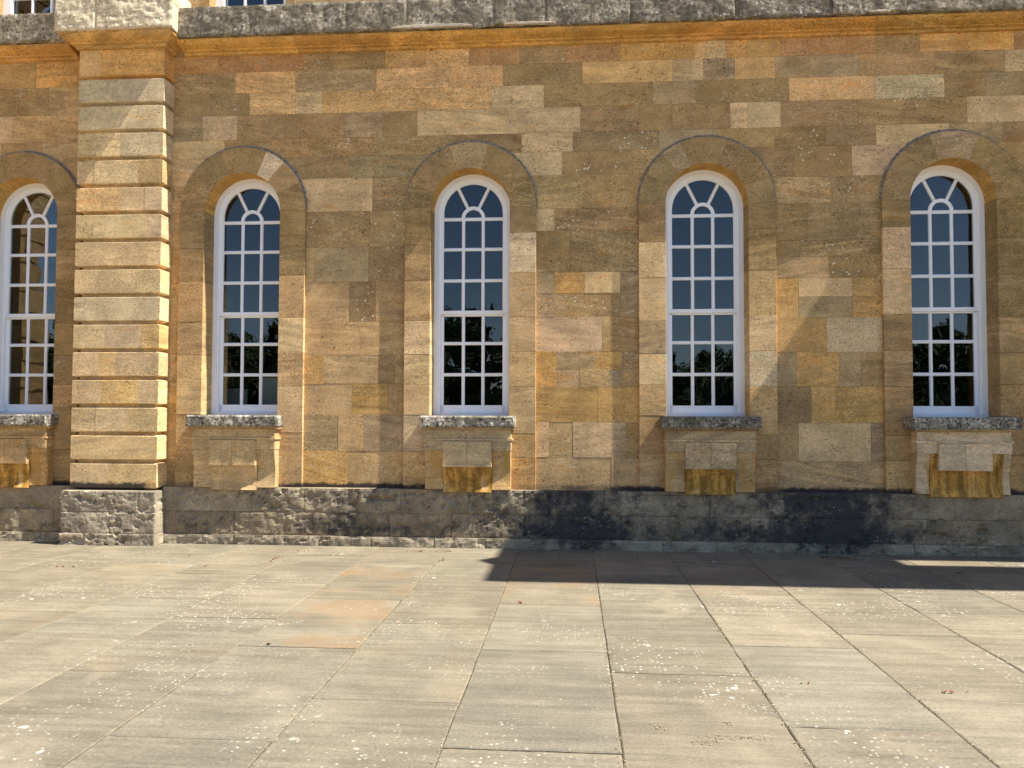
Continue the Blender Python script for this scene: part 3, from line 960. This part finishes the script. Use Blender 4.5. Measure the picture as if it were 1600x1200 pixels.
tip = ([(xe, yt+.22, HZ+.01), (xe, yt-.26, HZ+.01), (xt, yt, HZ+.01), (xe, yt+.22, HZ+.17), (xe, yt-.26, HZ+.17), (xt, yt, HZ+.17)],
       [(0, 1, 2), (5, 4, 3), (0, 3, 4, 1), (1, 4, 5, 2), (2, 5, 3, 0)])
V, F = merge(slab_parts)
caster = link("shadow_slab", V, F, STONE, wing, tint('g'))  # unseen slab, its slot and length shaped to cast the ground shadow
link("shadow_slab_tip", *tip, STONE, wing, tint('g'))  # unseen point added for the tip of that shadow
for x in (6.2, 9.0):
    V, F = [], []
    n = 20
    for zc, r_ in ((0, .34), (.2, .34), (.21, .27), (3.0, .26), (7.9, .22), (8.0, .30), (8.44, .32)):
        for q in range(n): V.append((x+math.cos(q*math.tau/n)*r_, -2.2+math.sin(q*math.tau/n)*r_, zc))
    for m in range(6):
        for q in range(n): F.append((m*n+q, m*n+(q+1) % n, (m+1)*n+(q+1) % n, (m+1)*n+q))
    F += [tuple(range(n)), tuple(range(6*n, 7*n))]
    link("column", V, F, STONE, wing, tint('t'))

# wing beyond the left edge, seen mirrored in the leftmost window
lw = empty("rusticated_wing", (-11.4, 0, 0))
tag(lw, "rusticated stone wing beyond the left edge, mirrored in the leftmost window", "building")
z = 0.0
while z < 11.0:
    y = .5
    while y > -6.25:
        L = min(random.uniform(.8, 1.5), y+6.25)
        if y-L+6.25 < .4: L = y+6.25
        V, F = box_data(-4.0, random.uniform(-.01, .01), y-L+.02, y, z+.05, z+.52)
        link("rusticated_block", V, F, STONE, lw, tint(random.choice('nvdnx'), .2))
        y -= L
    z += .52
link("wall_core", *box_data(-4.0, -.06, -6.2, .5, 0, 11.0), MORTAR, lw)

# ------------------------------------------------------------------ trees across the court (mirrored in the lower panes)
BARK = plain_material("tree_bark", (.09, .07, .05), .95, .3, 6.0)
def leaf_material():
    t = NT("tree_leaf")
    g = t.pos(False)
    c = t.mix(t.ramp(t.noise(g, .9, 3.0), .35, .65), (.030, .055, .018), (.065, .095, .030))
    t.principled(c, .7, None, .3)
    return t.m
LEAF = leaf_material()
def tree_meshes(seed):
    rnd = random.Random(seed)
    V, F = [], []
    def limb(p, q, r0, r1, n=7):
        k = len(V); d = (q-p).normalized(); a = d.orthogonal().normalized(); b = d.cross(a)
        for c, r_ in ((p, r0), ((p+q)/2+a*r0*.3, (r0+r1)/2), (q, r1)):
            for j in range(n):
                an = j*math.tau/n
                V.append(tuple(c+a*math.cos(an)*r_+b*math.sin(an)*r_))
        for m in range(2):
            for j in range(n): F.append((k+m*n+j, k+m*n+(j+1) % n, k+(m+1)*n+(j+1) % n, k+(m+1)*n+j))
    limb(Vector((0, 0, -.3)), Vector((.1, 0, 4.0)), .38, .24)
    clumps = []
    for j in range(22):
        an = rnd.uniform(0, math.tau); rr = rnd.uniform(.8, 3.4); zc = .9+7.6*(j+rnd.random())/22
        rr *= (1.0-abs(zc-4.2)/6.5)
        q = Vector((math.cos(an)*rr, math.sin(an)*rr, zc))
        limb(Vector((.1, 0, rnd.uniform(2.4, 4.0))), q, .11, .03)
        clumps.append((q, rnd.uniform(1.0, 1.8)))
    LV, LF = [], []
    for j in range(4200):
        c, r_ = clumps[j % 22]
        d = Vector((rnd.gauss(0, 1), rnd.gauss(0, 1), rnd.gauss(0, .8)))
        d = d.normalized()*r_*rnd.random()**.4
        p = c+d
        a = Vector((rnd.gauss(0, 1), rnd.gauss(0, 1), rnd.gauss(0, 1))).normalized(); b = a.orthogonal().normalized()
        s = rnd.uniform(.14, .30); k = len(LV)
        LV += [tuple(p-a*s), tuple(p+b*s*.55), tuple(p+a*s), tuple(p-b*s*.55)]
        LF.append((k, k+1, k+2, k+3))
    t = link("trunk", V, F, BARK, smooth=True); c = link("crown", LV, LF, LEAF)
    mt, mc = t.data, c.data
    bpy.data.objects.remove(t); bpy.data.objects.remove(c)
    return mt, mc
TM = [tree_meshes(3), tree_meshes(8), tree_meshes(21)]
for k in range(44):
    x = -58+(k % 22)*5.4+random.uniform(-1.4, 1.4)+(2.7 if k > 21 else 0)
    tr = empty("broadleaf_tree", (x, (-58 if k < 22 else -69)+random.uniform(-4, 4), -.16))
    s = random.uniform(.62, 1.02)
    if x < -12: s *= 1.45
    tr.scale = (s*1.25, s*1.25, s)
    tr.rotation_euler.z = random.uniform(0, 6.28)
    tag(tr, "dark leafy tree of the far row mirrored in the lower window panes", "tree", "trees across the court")
    mt, mc = TM[k % 3]
    place("trunk", mt, tr); place("crown", mc, tr)

# ------------------------------------------------------------------ small things
# pale panels standing inside the second window
pn = empty("display_panel", (WC[1], .9, 0))
tag(pn, "white panel standing low behind the glass of the window beside the pilaster", "panel")
PANELM = paint_material("matt_white_board", (.75, .75, .73), .7)
for x0, x1, z1 in ((-.62, -.30, 1.93), (-.10, .48, 2.08)):
    link("board", *box_data(x0, x1, 0, .03, .3, z1), PANELM, pn)
link("stand_rail", *box_data(-.62, .48, .031, .07, .3, .36), PANELM, pn)

# wind-blown leaf scraps and grit along the foot of the wall and in the joints
LEAFM = plain_material("dry_red_leaf", (.22, .07, .03), .85, .4, 40.0)
GRIT = plain_material("pale_grit", (.34, .27, .16), .9, .4, 60.0)
def litter(name, spots, mat, size, label, cat):
    V, F = [], []
    for (x, y) in spots:
        k = len(V); s = size*random.uniform(.5, 1.3); a = random.uniform(0, 6.28)
        n = 6
        for j in range(n):
            an = a+j*math.tau/n; rr = s*(1.0 if j % 3 == 0 else .5)*random.uniform(.8, 1.2)
            V.append((x+math.cos(an)*rr, y+math.sin(an)*rr, .006+random.uniform(0, .5)*s))
        V.append((x, y, .004+s*.55)); V.append((x, y, .0035))
        for j in range(n):
            F.append((k+j, k+(j+1) % n, k+n)); F.append((k+(j+1) % n, k+j, k+n+1))
    o = link(name, V, F, mat)
    tag(o, label, cat, kind="stuff")
spots = []
for (px_, py_, n, sx, sy) in ((95, 886, 7, .10, .02), (330, 884, 2, .04, .03), (305, 868, 2, .06, .02), (430, 873, 9, .05, .08), (470, 862, 5, .08, .03), (655, 862, 10, .08, .02), (700, 862, 8, .03, .02),
                              (690, 876, 5, .02, .05), (995, 868, 3, .02, .02), (1305, 872, 30, .12, .03), (1500, 896, 6, .03, .02), (1495, 1082, 4, .05, .01), (420, 1007, 2, .01, .01), (1259, 1069, 2, .01, .01), (815, 943, 3, .02, .02), (1240, 870, 5, .06, .02)):
    g = GP(px_, py_)
    for _ in range(n): spots.append((g.x+random.gauss(0, sx), min(g.y+random.gauss(0, sy), -.2)))
litter("leaf_litter", spots, LEAFM, .016, "scattered scraps of dry reddish leaves along the wall foot and joints", "leaf litter")
spots = []
for (xj, ya, yb, n) in ((1.092, -6.3, -3.2, 330), (.232, -6.0, -2.0, 220), (1.932, -6.0, -2.2, 150), (-1.463, -6.2, -3.0, 90), (2.802, -5, -2.5, 70), (-.625, -6, -3, 80)):
    for _ in range(n):
        y = random.uniform(ya, yb)
        if noise.noise(Vector((xj*7, y*2.3, 0))) > -.15: spots.append((xj+random.gauss(0, .012), y))
for (px_, py_, n, sx) in ((1150, 1154, 60, .10), (1105, 1160, 20, .04), (1030, 1138, 16, .02), (1135, 1132, 8, .02)):
    g = GP(px_, py_)
    for _ in range(n): spots.append((g.x+random.gauss(0, sx), g.y+random.gauss(0, .018)))
litter("joint_grit", spots, GRIT, .006, "pale grit and flakes gathered in the paving joints", "grit")
